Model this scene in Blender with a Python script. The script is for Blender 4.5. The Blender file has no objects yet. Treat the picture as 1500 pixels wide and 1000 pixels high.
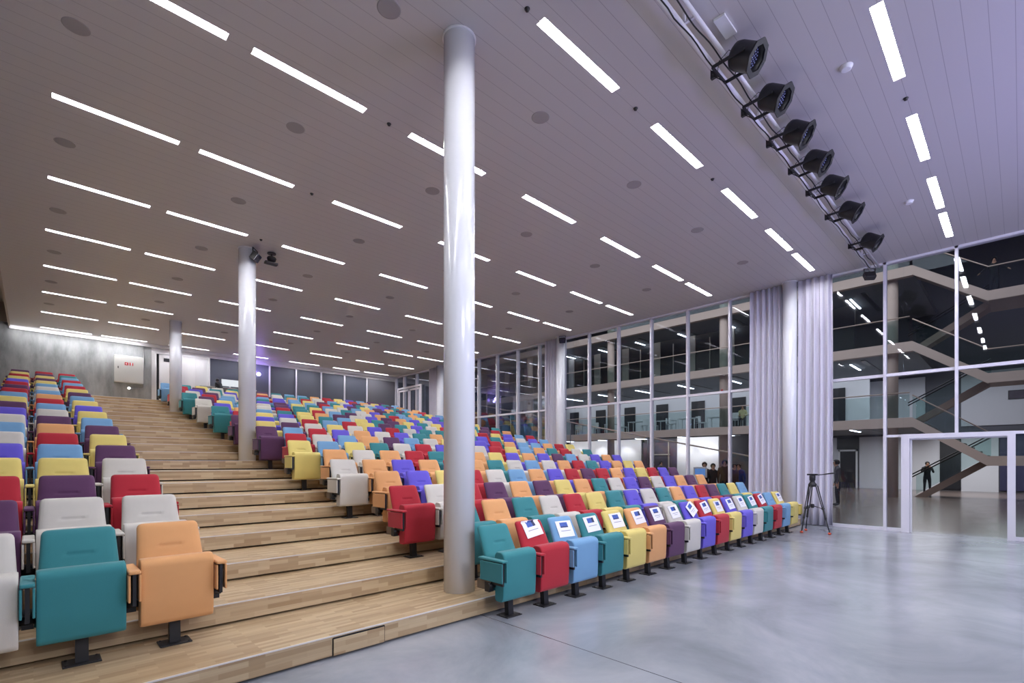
import bpy, bmesh, math, random
from mathutils import Vector, Matrix
random.seed(7)
PI = math.pi
SC = bpy.context.scene
COL = SC.collection

# ------------------------------------------------------------------ layout constants (metres)
EYE = 1.6
RISE = .182; TREAD = .912; Y1 = 3.918          # first riser stands at Y1
ROWY = 3.745                                    # pedestals of the first row
PITCH = .553
CEIL = 6.31
XW = 14.48                                      # glass wall
YB = 24.15                                      # back wall
XL = -1.4                                       # left wall

# ------------------------------------------------------------------ materials
def lin(c):
    return tuple((v / 12.92 if v <= .04045 else ((v + .055) / 1.055) ** 2.4) for v in (x / 255 for x in c))

def mat(name, rgb, rough=.6, metal=0, bump=0, bscale=200, var=0, vscale=3, spec=.5, sheen=0, coat=0):
    m = bpy.data.materials.new(name); m.use_nodes = True
    nt = m.node_tree; b = nt.nodes['Principled BSDF']
    c = lin(rgb)
    b.inputs['Base Color'].default_value = (*c, 1)
    b.inputs['Roughness'].default_value = rough
    b.inputs['Metallic'].default_value = metal
    b.inputs['Specular IOR Level'].default_value = spec
    if sheen: b.inputs['Sheen Weight'].default_value = sheen
    if coat: b.inputs['Coat Weight'].default_value = coat
    tc = nt.nodes.new('ShaderNodeTexCoord')
    if var:
        n = nt.nodes.new('ShaderNodeTexNoise'); n.inputs['Scale'].default_value = vscale; n.inputs['Detail'].default_value = 5
        nt.links.new(tc.outputs['Object'], n.inputs['Vector'])
        r = nt.nodes.new('ShaderNodeMapRange'); r.inputs['To Min'].default_value = 1 - var; r.inputs['To Max'].default_value = 1 + var
        nt.links.new(n.outputs['Fac'], r.inputs['Value'])
        x = nt.nodes.new('ShaderNodeVectorMath'); x.operation = 'SCALE'
        x.inputs[0].default_value = c
        nt.links.new(r.outputs['Result'], x.inputs['Scale'])
        nt.links.new(x.outputs['Vector'], b.inputs['Base Color'])
    if bump:
        n2 = nt.nodes.new('ShaderNodeTexNoise'); n2.inputs['Scale'].default_value = bscale
        nt.links.new(tc.outputs['Object'], n2.inputs['Vector'])
        bp = nt.nodes.new('ShaderNodeBump'); bp.inputs['Strength'].default_value = bump; bp.inputs['Distance'].default_value = .002
        nt.links.new(n2.outputs['Fac'], bp.inputs['Height']); nt.links.new(bp.outputs['Normal'], b.inputs['Normal'])
    return m

def emis(name, rgb, s):
    m = bpy.data.materials.new(name); m.use_nodes = True
    nt = m.node_tree; nt.nodes.clear()
    e = nt.nodes.new('ShaderNodeEmission'); e.inputs[0].default_value = (*lin(rgb), 1); e.inputs[1].default_value = s
    o = nt.nodes.new('ShaderNodeOutputMaterial'); nt.links.new(e.outputs[0], o.inputs[0])
    return m

SEATC = {'T': ('teal', (54, 126, 132)), 'R': ('red', (170, 38, 52)), 'B': ('light blue', (112, 156, 194)),
         'Y': ('yellow', (214, 196, 116)), 'O': ('orange', (215, 159, 106)), 'P': ('dark purple', (88, 54, 88)),
         'W': ('off-white', (198, 194, 186)), 'V': ('violet blue', (98, 86, 194))}
FAB = {k: mat('fabric_' + v[0].replace(' ', '_'), v[1], .85, bump=.25, bscale=260, var=.04, vscale=9, spec=.3, sheen=.12) for k, v in SEATC.items()}
M = {}
M['black'] = mat('black_metal', (26, 26, 30), .45)
M['blackmatte'] = mat('black_matte', (14, 14, 16), .7)
M['dark'] = mat('dark_plastic', (40, 38, 40), .5)
M['boxbrown'] = mat('brown_arm_box', (104, 88, 74), .5)
M['white'] = mat('white_paint', (226, 226, 230), .4)
M['frame'] = mat('white_frame_metal', (222, 220, 230), .35)
M['column'] = mat('column_gloss_white', (226, 228, 236), .22, coat=.3)
M['slot'] = mat('strip_housing', (150, 148, 150), .6)
M['paper'] = mat('paper', (236, 236, 244), .7)
M['ink'] = mat('grey_print', (150, 150, 165), .8)
M['pic'] = mat('blue_picture', (62, 92, 170), .5, var=.5, vscale=40)
M['picdark'] = mat('dark_picture', (40, 44, 80), .5)
M['nosing'] = mat('pale_nosing_metal', (216, 212, 208), .35, metal=.2)
M['curtain'] = mat('lilac_white_curtain', (204, 202, 216), .9, sheen=.15)
M['redpaint'] = mat('red_sticker', (200, 30, 36), .5)
M['rubber'] = mat('red_rubber_foot', (206, 84, 60), .6)
M['conduit'] = mat('galvanised_pipe', (150, 150, 152), .35, metal=.7)
M['cabinet'] = mat('cabinet_enamel', (205, 206, 204), .4)
M['disc'] = mat('grey_speaker_grille', (158, 154, 155), .8)
M['tan'] = mat('balcony_tan', (196, 178, 168), .7, var=.06, vscale=2)
M['beam'] = mat('balcony_concrete', (176, 168, 160), .8, var=.08, vscale=1.5)
M['stringer'] = mat('stair_stringer', (146, 128, 118), .6)
M['atwhite'] = mat('atrium_white_wall', (214, 214, 220), .8)
M['atgrey'] = mat('atrium_grey_wall', (92, 92, 100), .7)
M['atdark'] = mat('atrium_dark_panel', (34, 34, 40), .35)
M['soffit'] = mat('soffit_grey', (128, 130, 134), .8, var=.1, vscale=1.2)
M['handrail'] = mat('beige_handrail', (206, 186, 172), .5)
M['mural'] = mat('painted_mural', (80, 70, 84), .6, var=.7, vscale=1.4)
M['screen'] = emis('screen_blue', (90, 130, 190), 1.0)
M['screenwhite'] = emis('screen_white', (220, 224, 230), 1.1)
M['gelb'] = mat('lamp_lens', (40, 40, 62), .2)
M['leddot'] = mat('led_dots', (170, 180, 225), .2)
M['skin'] = mat('skin', (196, 150, 124), .6)
M['skindark'] = mat('skin_dark', (88, 60, 48), .6)
M['hairdark'] = mat('hair_dark', (30, 24, 22), .7)
M['coatblack'] = mat('coat_black', (26, 26, 30), .8)
M['coatbrown'] = mat('coat_brown', (84, 60, 46), .8)
M['coatblue'] = mat('jacket_blue', (50, 66, 120), .8)
M['coatred'] = mat('jumper_rust', (120, 56, 46), .8)
M['shirtcream'] = mat('shirt_cream', (206, 196, 150), .8)
M['coatgrey'] = mat('coat_grey', (88, 86, 92), .8)
M['trouser'] = mat('trousers_dark', (34, 34, 44), .8)
M['shoe'] = mat('shoes_black', (16, 16, 18), .5)
M['strip'] = emis('strip_white', (250, 249, 252), 74)
M['stripdim'] = emis('strip_atrium', (225, 238, 255), 14)
M['bulb'] = emis('small_bulb', (255, 250, 240), 5)
M['purple'] = emis('violet_bulb', (120, 80, 255), 10)

def nodes_of(name, rough=.5):
    m = bpy.data.materials.new(name); m.use_nodes = True
    b = m.node_tree.nodes['Principled BSDF']; b.inputs['Roughness'].default_value = rough
    return m, m.node_tree, b

def wood():
    m, nt, b = nodes_of('oak_block_parquet', .42)
    N = nt.nodes.new; L = nt.links.new
    g = N('ShaderNodeNewGeometry'); s = N('ShaderNodeSeparateXYZ'); L(g.outputs['Position'], s.inputs[0])
    a = N('ShaderNodeMath'); a.operation = 'ADD'; L(s.outputs['Y'], a.inputs[0]); L(s.outputs['Z'], a.inputs[1])
    c = N('ShaderNodeCombineXYZ'); L(s.outputs['X'], c.inputs[0]); L(a.outputs[0], c.inputs[1])
    br = N('ShaderNodeTexBrick'); L(c.outputs[0], br.inputs['Vector'])
    br.inputs['Scale'].default_value = 1; br.inputs['Brick Width'].default_value = .31; br.inputs['Row Height'].default_value = .042
    br.inputs['Mortar Size'].default_value = 0.0; br.offset = .37; br.inputs['Bias'].default_value = 0
    br.inputs['Color1'].default_value = (*lin((194, 172, 138)), 1); br.inputs['Color2'].default_value = (*lin((160, 134, 101)), 1)
    br.inputs['Mortar'].default_value = (*lin((150, 120, 90)), 1)
    mp = N('ShaderNodeMapping'); mp.inputs['Scale'].default_value = (2.2, 60, 60); L(c.outputs[0], mp.inputs[0])
    n = N('ShaderNodeTexNoise'); n.inputs['Scale'].default_value = 1; n.inputs['Detail'].default_value = 4; L(mp.outputs[0], n.inputs['Vector'])
    r = N('ShaderNodeMapRange'); r.inputs['To Min'].default_value = .84; r.inputs['To Max'].default_value = 1.14; L(n.outputs['Fac'], r.inputs['Value'])
    v = N('ShaderNodeVectorMath'); v.operation = 'SCALE'; L(br.outputs['Color'], v.inputs[0]); L(r.outputs[0], v.inputs['Scale'])
    L(v.outputs[0], b.inputs['Base Color'])
    return m
M['wood'] = wood()

def concrete_floor():
    m, nt, b = nodes_of('polished_concrete', .22)
    N = nt.nodes.new; L = nt.links.new
    g = N('ShaderNodeNewGeometry')
    n = N('ShaderNodeTexNoise'); n.inputs['Scale'].default_value = .75; n.inputs['Detail'].default_value = 11; n.inputs['Distortion'].default_value = .6; n.inputs['Roughness'].default_value = .62
    L(g.outputs['Position'], n.inputs['Vector'])
    cr = N('ShaderNodeValToRGB'); cr.color_ramp.elements[0].position = .3; cr.color_ramp.elements[1].position = .74
    cr.color_ramp.elements[0].color = (*lin((124, 129, 138)), 1); cr.color_ramp.elements[1].color = (*lin((166, 169, 178)), 1)
    L(n.outputs['Fac'], cr.inputs[0])
    s = N('ShaderNodeSeparateXYZ'); L(g.outputs['Position'], s.inputs[0])
    # sawn joint lines every 7.62 m starting at X=3.38
    ad = N('ShaderNodeMath'); ad.operation = 'ADD'; ad.inputs[1].default_value = -3.38 + 7.62 * 4; L(s.outputs['X'], ad.inputs[0])
    pm = N('ShaderNodeMath'); pm.operation = 'PINGPONG'; pm.inputs[1].default_value = 3.81; L(ad.outputs[0], pm.inputs[0])
    lt = N('ShaderNodeMath'); lt.operation = 'LESS_THAN'; lt.inputs[1].default_value = .005; L(pm.outputs[0], lt.inputs[0])
    mx = N('ShaderNodeMix'); mx.data_type = 'RGBA'; L(lt.outputs[0], mx.inputs[0]); L(cr.outputs[0], mx.inputs[6]); mx.inputs[7].default_value = (*lin((70, 72, 80)), 1)
    # the floor turns warmer beyond the glass wall
    gt = N('ShaderNodeMapRange'); gt.inputs['From Min'].default_value = 14.5; gt.inputs['From Max'].default_value = 15.5; L(s.outputs['X'], gt.inputs['Value'])
    m2 = N('ShaderNodeMix'); m2.data_type = 'RGBA'; L(gt.outputs[0], m2.inputs[0]); L(mx.outputs[2], m2.inputs[6]); m2.inputs[7].default_value = (*lin((112, 98, 92)), 1)
    L(m2.outputs[2], b.inputs['Base Color'])
    n2 = N('ShaderNodeTexNoise'); n2.inputs['Scale'].default_value = 3; n2.inputs['Detail'].default_value = 6; L(g.outputs['Position'], n2.inputs['Vector'])
    rr = N('ShaderNodeMapRange'); rr.inputs['To Min'].default_value = .15; rr.inputs['To Max'].default_value = .25; L(n2.outputs['Fac'], rr.inputs['Value'])
    L(rr.outputs[0], b.inputs['Roughness'])
    return m
M['floor'] = concrete_floor()

def planks():
    m, nt, b = nodes_of('white_plank_ceiling', .45)
    N = nt.nodes.new; L = nt.links.new
    g = N('ShaderNodeNewGeometry'); s = N('ShaderNodeSeparateXYZ'); L(g.outputs['Position'], s.inputs[0])
    ad = N('ShaderNodeMath'); ad.operation = 'ADD'; ad.inputs[1].default_value = 20 - .145 - .0; L(s.outputs['Y'], ad.inputs[0])
    pm = N('ShaderNodeMath'); pm.operation = 'PINGPONG'; pm.inputs[1].default_value = .0985; L(ad.outputs[0], pm.inputs[0])
    lt = N('ShaderNodeMath'); lt.operation = 'LESS_THAN'; lt.inputs[1].default_value = .0028; L(pm.outputs[0], lt.inputs[0])
    mx = N('ShaderNodeMix'); mx.data_type = 'RGBA'; L(lt.outputs[0], mx.inputs[0])
    mx.inputs[6].default_value = (*lin((194, 191, 192)), 1); mx.inputs[7].default_value = (*lin((154, 151, 154)), 1)
    L(mx.outputs[2], b.inputs['Base Color'])
    return m
M['ceil'] = planks()

def concrete_wall():
    m, nt, b = nodes_of('fair_faced_concrete', .7)
    N = nt.nodes.new; L = nt.links.new
    g = N('ShaderNodeNewGeometry'); mp = N('ShaderNodeMapping'); mp.inputs['Scale'].default_value = (1.6, 1.6, .5); L(g.outputs['Position'], mp.inputs[0])
    n = N('ShaderNodeTexNoise'); n.inputs['Scale'].default_value = 1.6; n.inputs['Detail'].default_value = 10; n.inputs['Roughness'].default_value = .65
    L(mp.outputs[0], n.inputs['Vector'])
    cr = N('ShaderNodeValToRGB'); cr.color_ramp.elements[0].position = .3; cr.color_ramp.elements[1].position = .72
    cr.color_ramp.elements[0].color = (*lin((104, 106, 108)), 1); cr.color_ramp.elements[1].color = (*lin((158, 160, 162)), 1)
    L(n.outputs['Fac'], cr.inputs[0]); L(cr.outputs[0], b.inputs['Base Color'])
    return m
M['conc'] = concrete_wall()

def glass(name, tint, refl=1.0):
    m = bpy.data.materials.new(name); m.use_nodes = True
    nt = m.node_tree; nt.nodes.clear(); N = nt.nodes.new; L = nt.links.new
    t = N('ShaderNodeBsdfTransparent'); t.inputs[0].default_value = (*tint, 1)
    gl = N('ShaderNodeBsdfGlossy'); gl.inputs['Roughness'].default_value = .012; gl.inputs[0].default_value = (.9, .92, 1, 1)
    f = N('ShaderNodeFresnel'); f.inputs['IOR'].default_value = 1.5
    mm = N('ShaderNodeMath'); mm.operation = 'MULTIPLY'; mm.inputs[1].default_value = refl; L(f.outputs[0], mm.inputs[0])
    mx = N('ShaderNodeMixShader'); L(mm.outputs[0], mx.inputs[0]); L(t.outputs[0], mx.inputs[1]); L(gl.outputs[0], mx.inputs[2])
    o = N('ShaderNodeOutputMaterial'); L(mx.outputs[0], o.inputs[0])
    return m
M['glass'] = glass('clear_glass', (.92, .94, .96), .5)
M['glassgreen'] = glass('balustrade_glass', (.80, .88, .87), .5)
M['glassgrey'] = mat('grey_reflective_glass', (84, 88, 100), .18, spec=.6)

# ------------------------------------------------------------------ mesh helpers
def box(bm, x0, x1, y0, y1, z0, z1, bev=0, mi=0, seg=2):
    vs = [bm.verts.new(p) for p in ((x0, y0, z0), (x1, y0, z0), (x1, y1, z0), (x0, y1, z0), (x0, y0, z1), (x1, y0, z1), (x1, y1, z1), (x0, y1, z1))]
    fs = [bm.faces.new([vs[i] for i in q]) for q in ((0, 3, 2, 1), (4, 5, 6, 7), (0, 1, 5, 4), (1, 2, 6, 5), (2, 3, 7, 6), (3, 0, 4, 7))]
    for f in fs: f.material_index = mi
    if bev:
        es = list({e for f in fs for e in f.edges})
        r = bmesh.ops.bevel(bm, geom=es, offset=bev, segments=seg, affect='EDGES', profile=.6)
        for f in r['faces']: f.material_index = mi; f.smooth = True
    return vs

def tube(bm, pts, r, n=8, mi=0, cap=True):
    pts = [Vector(p) for p in pts]; rs = r if isinstance(r, (list, tuple)) else [r] * len(pts)
    rings = []; prev = None
    for i, p in enumerate(pts):
        d = (pts[min(i + 1, len(pts) - 1)] - pts[max(i - 1, 0)]).normalized()
        u = d.orthogonal().normalized() if prev is None else (prev - d * prev.dot(d)).normalized()
        prev = u; v = d.cross(u)
        rings.append([bm.verts.new(p + (u * math.cos(2 * PI * k / n) + v * math.sin(2 * PI * k / n)) * rs[i]) for k in range(n)])
    for a, b in zip(rings, rings[1:]):
        for k in range(n):
            f = bm.faces.new((a[k], a[(k + 1) % n], b[(k + 1) % n], b[k])); f.smooth = True; f.material_index = mi
    if cap:
        for rr, s in ((rings[0], -1), (rings[-1], 1)):
            f = bm.faces.new(rr if s > 0 else rr[::-1]); f.material_index = mi

def lathe(bm, prof, n=32, mat4=None, mi=0, cap=True):
    mat4 = mat4 or Matrix()
    rings = [[bm.verts.new(mat4 @ Vector((r * math.cos(2 * PI * k / n), r * math.sin(2 * PI * k / n), z))) for k in range(n)] for r, z in prof]
    for a, b in zip(rings, rings[1:]):
        for k in range(n):
            f = bm.faces.new((a[k], a[(k + 1) % n], b[(k + 1) % n], b[k])); f.smooth = True; f.material_index = mi
    if cap:
        bm.faces.new(rings[0][::-1]).material_index = mi; bm.faces.new(rings[-1]).material_index = mi

def mesh_of(name, bm, mats, auto=True):
    bmesh.ops.recalc_face_normals(bm, faces=bm.faces)
    me = bpy.data.meshes.new(name); bm.to_mesh(me); bm.free()
    for m in (mats if isinstance(mats, (list, tuple)) else [mats]): me.materials.append(m)
    return me

def link(name, me, parent=None, loc=None):
    o = bpy.data.objects.new(name, me); COL.objects.link(o)
    if parent: o.parent = parent
    if loc: o.location = loc
    return o

def obj(name, bm, mats, parent=None, loc=None):
    return link(name, mesh_of(name, bm, mats), parent, loc)

def tag(o, label, cat, group=None, kind=None):
    o['label'] = label; o['category'] = cat
    if group: o['group'] = group
    if kind: o['kind'] = kind
    return o

def thing(name, label, cat, loc=(0, 0, 0), rz=0, group=None):
    o = bpy.data.objects.new(name, None); COL.objects.link(o)
    o.location = loc; o.rotation_euler = (0, 0, rz); o.empty_display_size = .1
    return tag(o, label, cat, group)

def struct(name, bm, mats, label=None, cat='wall', parent=None):
    o = obj(name, bm, mats, parent)
    if parent is None:
        o['kind'] = 'structure'; tag(o, label or name.replace('_', ' '), cat)
    return o

def boxes(*bs, bev=0):
    bm = bmesh.new()
    for b in bs: box(bm, *b, bev=bev)
    return bm

ORD = ['zeroth', 'first', 'second', 'third', 'fourth', 'fifth', 'sixth', 'seventh', 'eighth', 'ninth', 'tenth', 'eleventh', 'twelfth',
       'thirteenth', 'fourteenth', 'fifteenth', 'sixteenth', 'seventeenth', 'eighteenth', 'nineteenth', 'twentieth', 'twenty-first', 'twenty-second']

# ------------------------------------------------------------------ room shell
struct('floor', boxes((XL - .1, 38, -7, 40, -.1, 0)), M['floor'], 'polished blue-grey concrete floor with sawn joints', 'floor')
SX = [(.165, 1.545), (1.797, 3.19), (3.881, 5.293), (6.221, 7.637), (8.563, 9.976), (10.665, 12.065), (12.331, 13.727)]
SY = [1.04, 3.57, 6.12, 8.65, 11.18, 13.73, 16.26, 18.78, 21.3, 23.75]
SW = .062
bm = bmesh.new(); yp = -6.5
for y in SY:
    box(bm, -.6, XW + .12, yp, y - SW, CEIL, CEIL + .1); yp = y + SW
    xp = -.6
    for a, b in SX: box(bm, xp, a, y - SW, y + SW, CEIL, CEIL + .1); xp = b
    box(bm, xp, XW + .12, y - SW, y + SW, CEIL, CEIL + .1)
box(bm, -.6, XW + .12, yp, 24.2, CEIL, CEIL + .1)
bmesh.ops.remove_doubles(bm, verts=bm.verts, dist=1e-5)
struct('ceiling', bm, M['ceil'], 'white plank ceiling over the hall', 'ceiling')
struct('ceiling_upper', boxes((XL - .1, -.6, -6.5, YB, CEIL + .75, CEIL + .85), (XL - .1, -.55, YB - .1, YB, CEIL + .1, CEIL + .8), (-.62, -.58, -6.5, 24.2, CEIL - .04, CEIL + .75)), M['beam'],
       'dark raised ceiling strip along the left wall', 'ceiling')
struct('wall_left', boxes((XL - .15, XL, -6.5, YB, 0, CEIL + .8)), M['conc'], 'concrete left side wall', 'wall')
struct('wall_front', boxes((XL, XW + .1, -6.65, -6.5, 0, CEIL + .1)), M['atwhite'], 'white wall behind the stage side', 'wall')
ZT = 22 * RISE
struct('wall_back', boxes((XL, 3.38, YB, YB + .2, 0, CEIL + .1)), M['conc'], 'grey fair-faced concrete back wall left of the door', 'wall')
bm = boxes((3.38, 3.52, YB + .02, YB + .2, 0, CEIL), (3.52, 5.38, YB + .02, YB + .2, 6.0, CEIL), (4.42, 5.38, YB + .04, YB + .2, 0, 6.0), (3.38, 14.4, YB + .02, YB + .2, 0, ZT + .02), (5.38, XW, YB + .02, YB + .2, 6.07, CEIL))
struct('wall_back_white', bm, M['white'], 'white panelled part of the back wall around the door', 'wall')
struct('trim_1', boxes((4.9, 4.912, YB + .03, YB + .045, ZT, 6), (5.36, 5.42, YB - .02, YB + .1, ZT, 6.1), (-.6, 14.4, 24.05, 24.15, CEIL - .12, CEIL)), M['white'], 'white bulkhead trim at the top of the back wall', 'trim')

# back wall door
d = thing('door_1', 'white door with a small dark sign at the end of the stair aisle', 'door', (3.54, YB, ZT)); d['kind'] = 'structure'
obj('door_leaf', boxes((.09, .86, .0, .06, .01, 1.96), bev=.004), M['white'], d)
obj('door_gap', boxes((0, .08, .03, .06, 0, 1.97)), M['blackmatte'], d)
obj('door_frame', boxes((-.04, 0, -.02, .06, 0, 2.02), (.86, .9, -.02, .06, 0, 2.02), (0, .86, -.02, .06, 1.97, 2.02)), M['white'], d)
obj('door_handle', boxes((.74, .84, -.05, -.01, .95, .98), (.77, .81, -.012, .0, .88, 1.06)), M['conduit'], d)
bm = boxes((.24, .46, -.012, 0, 1.68, 1.82))
obj('door_sign', bm, M['atdark'], d)

# glazed back wall
pane = thing('window_1', 'grey reflective glazing with thin white mullions behind the last rows', 'window', (0, 0, 0)); pane['kind'] = 'structure'
obj('window_pane', boxes((5.42, 12.72, YB + .06, YB + .08, ZT, 6.07)), M['glassgrey'], pane)
for x in (6.62, 7.83, 9.03, 10.25, 11.46, 12.7):
    obj('mullion', boxes((x - .025, x + .025, YB - .02, YB + .06, ZT, 6.07)), M['frame'], pane)
struct('wall_back_end', boxes((12.75, 14.4, YB + .04, YB + .2, ZT, 6.07)), M['atgrey'], 'grey end of the back wall beside the glass wall', 'wall')

# ------------------------------------------------------------------ tiered platform
plat = thing('seating_platform', 'light oak stepped seating platform rising to the back wall', 'platform', (0, Y1, 0))
for k in range(1, 23):
    y0 = (k - 1) * TREAD; y1 = y0 + TREAD + .09
    if k == 22: y1 = YB - Y1
    st = obj('step', boxes((XL + .005, 14.05, y0, y1, (k - 1) * RISE + .022, k * RISE)), M['wood'], plat)
    ns = obj('nosing_strip', boxes((XL, 14.05, y0 - .004, y0 + .012, k * RISE - .006, k * RISE + .003)), M['nosing'], st)
fr = obj('front_panel', boxes((1.76, 2.22, -.014, -.004, .022, .155), bev=.002), M['wood'], plat)
obj('panel_gap', boxes((1.752, 1.758, -.006, -.002, .02, .165), (2.222, 2.228, -.006, -.002, .02, .165), (1.76, 2.22, -.006, -.002, .156, .168)), M['blackmatte'], plat)
obj('understructure', boxes((XL, 14.05, .085, .12, 0, .16), *[(XL, 14.05, k * TREAD + .1, k * TREAD + .14, 0, (k) * RISE + .02) for k in range(1, 22)]), M['blackmatte'], plat)
obj('side_skirt', boxes(*[(14.03, 14.052, k * TREAD, (k + 1) * TREAD if k < 21 else YB - Y1, 0, (k + 1) * RISE - .003) for k in range(22)]), M['wood'], plat)

# ------------------------------------------------------------------ columns
def column(x, y, z0, label):
    t = thing('round_column', label, 'column', (x, y, z0), 0, 'round white columns')
    bm = bmesh.new(); h = CEIL - z0
    lathe(bm, [(.172, 0), (.172, h - .002)], 64); obj('shaft', bm, M['column'], t)
    bm = bmesh.new(); lathe(bm, [(.186, h - .02), (.186, h - .001)], 64); obj('collar', bm, M['white'], t)
column(3.40, 4.35, RISE, 'big glossy white round column standing on the first step')
column(3.39, 11.9, 8 * RISE, 'round white column halfway up the stair aisle')
column(3.40, 19.6, 18 * RISE, 'slim-looking white round column near the back door')
column(14.22, 4.22, 0, 'white round column between the two front curtains')
column(14.22, 12.05, 0, 'white round column right of the middle curtain')
column(14.22, 19.7, 0, 'white round column by the farthest curtain')

# ------------------------------------------------------------------ curtains
def curtain(y0, y1, z0, label, seed):
    rnd = random.Random(seed)
    n = int((y1 - y0) / .008); bm = bmesh.new(); cols = []
    ph = [rnd.uniform(0, 6) for _ in range(4)]
    for i in range(n + 1):
        y = y0 + (y1 - y0) * i / n; c = []
        for j in range(13):
            z = z0 + (CEIL - .02 - z0) * j / 12; f = j / 12
            a = .06 * (1 - .35 * f)
            x = 14.24 + a * math.sin(2 * PI * y / .15 + ph[0] + 1.5 * math.sin(y * 4.3 + ph[1]) + .25 * math.sin(f * 3 + ph[2])) + .007 * math.sin(2 * PI * y / .061 + ph[2] + f * 1.2)
            ysp = y + .006 * math.sin(f * 5 + ph[3]) + (y - (y0 + y1) / 2) * .05 * (1 - f)
            c.append(bm.verts.new((x, ysp, z)))
        cols.append(c)
    for a, b in zip(cols, cols[1:]):
        for j in range(12):
            bm.faces.new((a[j], b[j], b[j + 1], a[j + 1])).smooth = True
    o = obj('curtain', bm, M['curtain'])
    sm = o.modifiers.new('thick', 'SOLIDIFY'); sm.thickness = .003
    return tag(o, label, 'curtain', 'pale floor-length curtains')
curtain(3.26, 4.02, .03, 'pale lilac full-height curtain right of the column, behind the tripod', 1)
curtain(4.42, 5.22, .03, 'pale lilac full-height curtain left of the front wall column', 2)
curtain(12.26, 12.86, .03, 'pale curtain beside the middle wall column under the black spotlight', 3)
curtain(19.95, 20.6, .03, 'pale curtain far along the glass wall near the upper door', 4)

# ------------------------------------------------------------------ glass wall
gw = thing('window_2', 'full-height glass wall with white mullions along the right side', 'window', (0, 0, 0)); gw['kind'] = 'structure'
ML = [-3.0, -1.6, -.29, .98, 2.24, 3.42, 4.62, 5.86, 7.14, 8.38, 9.64, 10.89, 12.05, 13.34, 14.57, 15.83, 17.07, 18.32, 19.6, 20.85, 22.1, 23.3, YB]
GX = XW
for i, y in enumerate(ML):
    z0 = 2.24 if -.1 < y < 1.9 else 0
    obj('mullion', boxes((GX - .09, GX + .06, y - .028, y + .028, z0, CEIL)), M['frame'], gw)
obj('transom', boxes((GX - .05, GX + .05, -6.5, YB, 3.62, 3.69)), M['frame'], gw)
obj('transom', boxes((GX - .05, GX + .05, -6.5, 2.24, 2.19, 2.25)), M['frame'], gw)
obj('bottom_rail', boxes((GX - .05, GX + .05, 1.9, YB, 0, .075), (GX - .05, GX + .05, -6.5, .1, 0, .075)), M['frame'], gw)
obj('top_rail', boxes((GX - .09, GX + .06, -6.5, YB, CEIL - .05, CEIL + .02)), M['frame'], gw)
obj('glass_pane', boxes((GX - .006, GX + .006, 1.9, YB, .07, CEIL - .05), (GX - .006, GX + .006, -6.5, .1, .07, CEIL - .05), (GX - .006, GX + .006, .1, 1.9, 2.2, CEIL - .05)), M['glass'], gw)
d = thing('door_2', 'open white framed doorway leading through the glass wall', 'door', (GX, 0, 0)); d['kind'] = 'structure'
obj('door_frame', boxes((-.12, .12, 1.78, 1.93, 0, 2.25), (-.12, .12, .08, .2, 0, 2.25), (-.12, .12, .2, 1.78, 2.15, 2.25)), M['frame'], d)
obj('door_track', boxes((-.03, .03, 1.745, 1.775, 0, 2.15), (-.05, .05, .2, 1.78, 2.12, 2.15)), M['white'], d)
d = thing('door_3', 'white double door at the top end of the glass wall', 'door', (GX - .1, 0, ZT)); d['kind'] = 'structure'
obj('door_frame', boxes((-.03, .03, 21.55, 21.65, 0, 1.66), (-.03, .03, 23.75, 23.85, 0, 1.66), (-.03, .03, 21.65, 23.75, 1.56, 1.66)), M['frame'], d)
for y in (21.68, 22.72):
    lf = obj('door_leaf', boxes((-.02, .02, y, y + .09, 0, 1.52), (-.02, .02, y + .91, y + 1.0, 0, 1.52), (-.02, .02, y, y + 1, 1.42, 1.52)), M['frame'], d)

# ------------------------------------------------------------------ ceiling fixtures
def strip_fixture(l):
    bmf = bmesh.new(); w = SW; h = .07
    box(bmf, 0, l, -w, -w + .003, -.001, h); box(bmf, 0, l, w - .003, w, -.001, h)
    box(bmf, 0, .003, -w, w, -.001, h); box(bmf, l - .003, l, -w, w, -.001, h)
    box(bmf, 0, l, -w, w, h, h + .01)
    f = mesh_of('frame', bmf, M['slot'])
    bmd = bmesh.new(); n = 34
    for i in range(n):  # louvre cells of the diffuser
        x0 = l * i / n; box(bmd, max(.004, x0 + .0012), min(l - .004, x0 + l / n - .0012), -w + .005, w - .005, h - .006, h - .001)
    return f, mesh_of('diffuser', bmd, M['strip'])
cache = {}
for r, y in enumerate(SY):
    for s, (a, b) in enumerate(SX):
        k = round(b - a, 2)
        if k not in cache: cache[k] = strip_fixture(b - a)
        t = thing('strip_light', f'recessed white ceiling strip light, {ORD[s+1]} from the left in the {ORD[r+1]} line from the stage', 'ceiling light', (a, y, CEIL), 0, 'recessed ceiling strip lights')
        link('frame', cache[k][0], t); link('diffuser', cache[k][1], t)
bm = bmesh.new(); lathe(bm, [(.11, -.004), (.122, -.002), (.122, .0)], 32); spk = mesh_of('ceiling_speaker', bm, M['disc'])
for i, x in enumerate((.33, 2.65, 4.97, 7.31, 9.66, 12.0)):
    for j, y in enumerate((4.57, 7.11, 9.81, 12.55, 15.07, 17.6, 20.1)):
        tag(link('ceiling_speaker', spk, None, (x, y, CEIL)), f'round grey speaker grille in the ceiling, {ORD[i+1]} from the left in the {ORD[j+1]} line', 'speaker', 'round ceiling speaker grilles')
for x, y, lb in ((6.94, 1.45, 'white smoke detector on the ceiling right of the nearest stage lamps'), (11.34, 1.41, 'white smoke detector on the ceiling beside the farther stage lamps')):
    bm = bmesh.new(); lathe(bm, [(.045, -.045), (.058, -.035), (.06, -.012), (.07, -.008), (.07, 0)], 24); tag(obj('smoke_detector', bm, M['white'], None, (x, y, CEIL)), lb, 'detector')
n = 0
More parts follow.
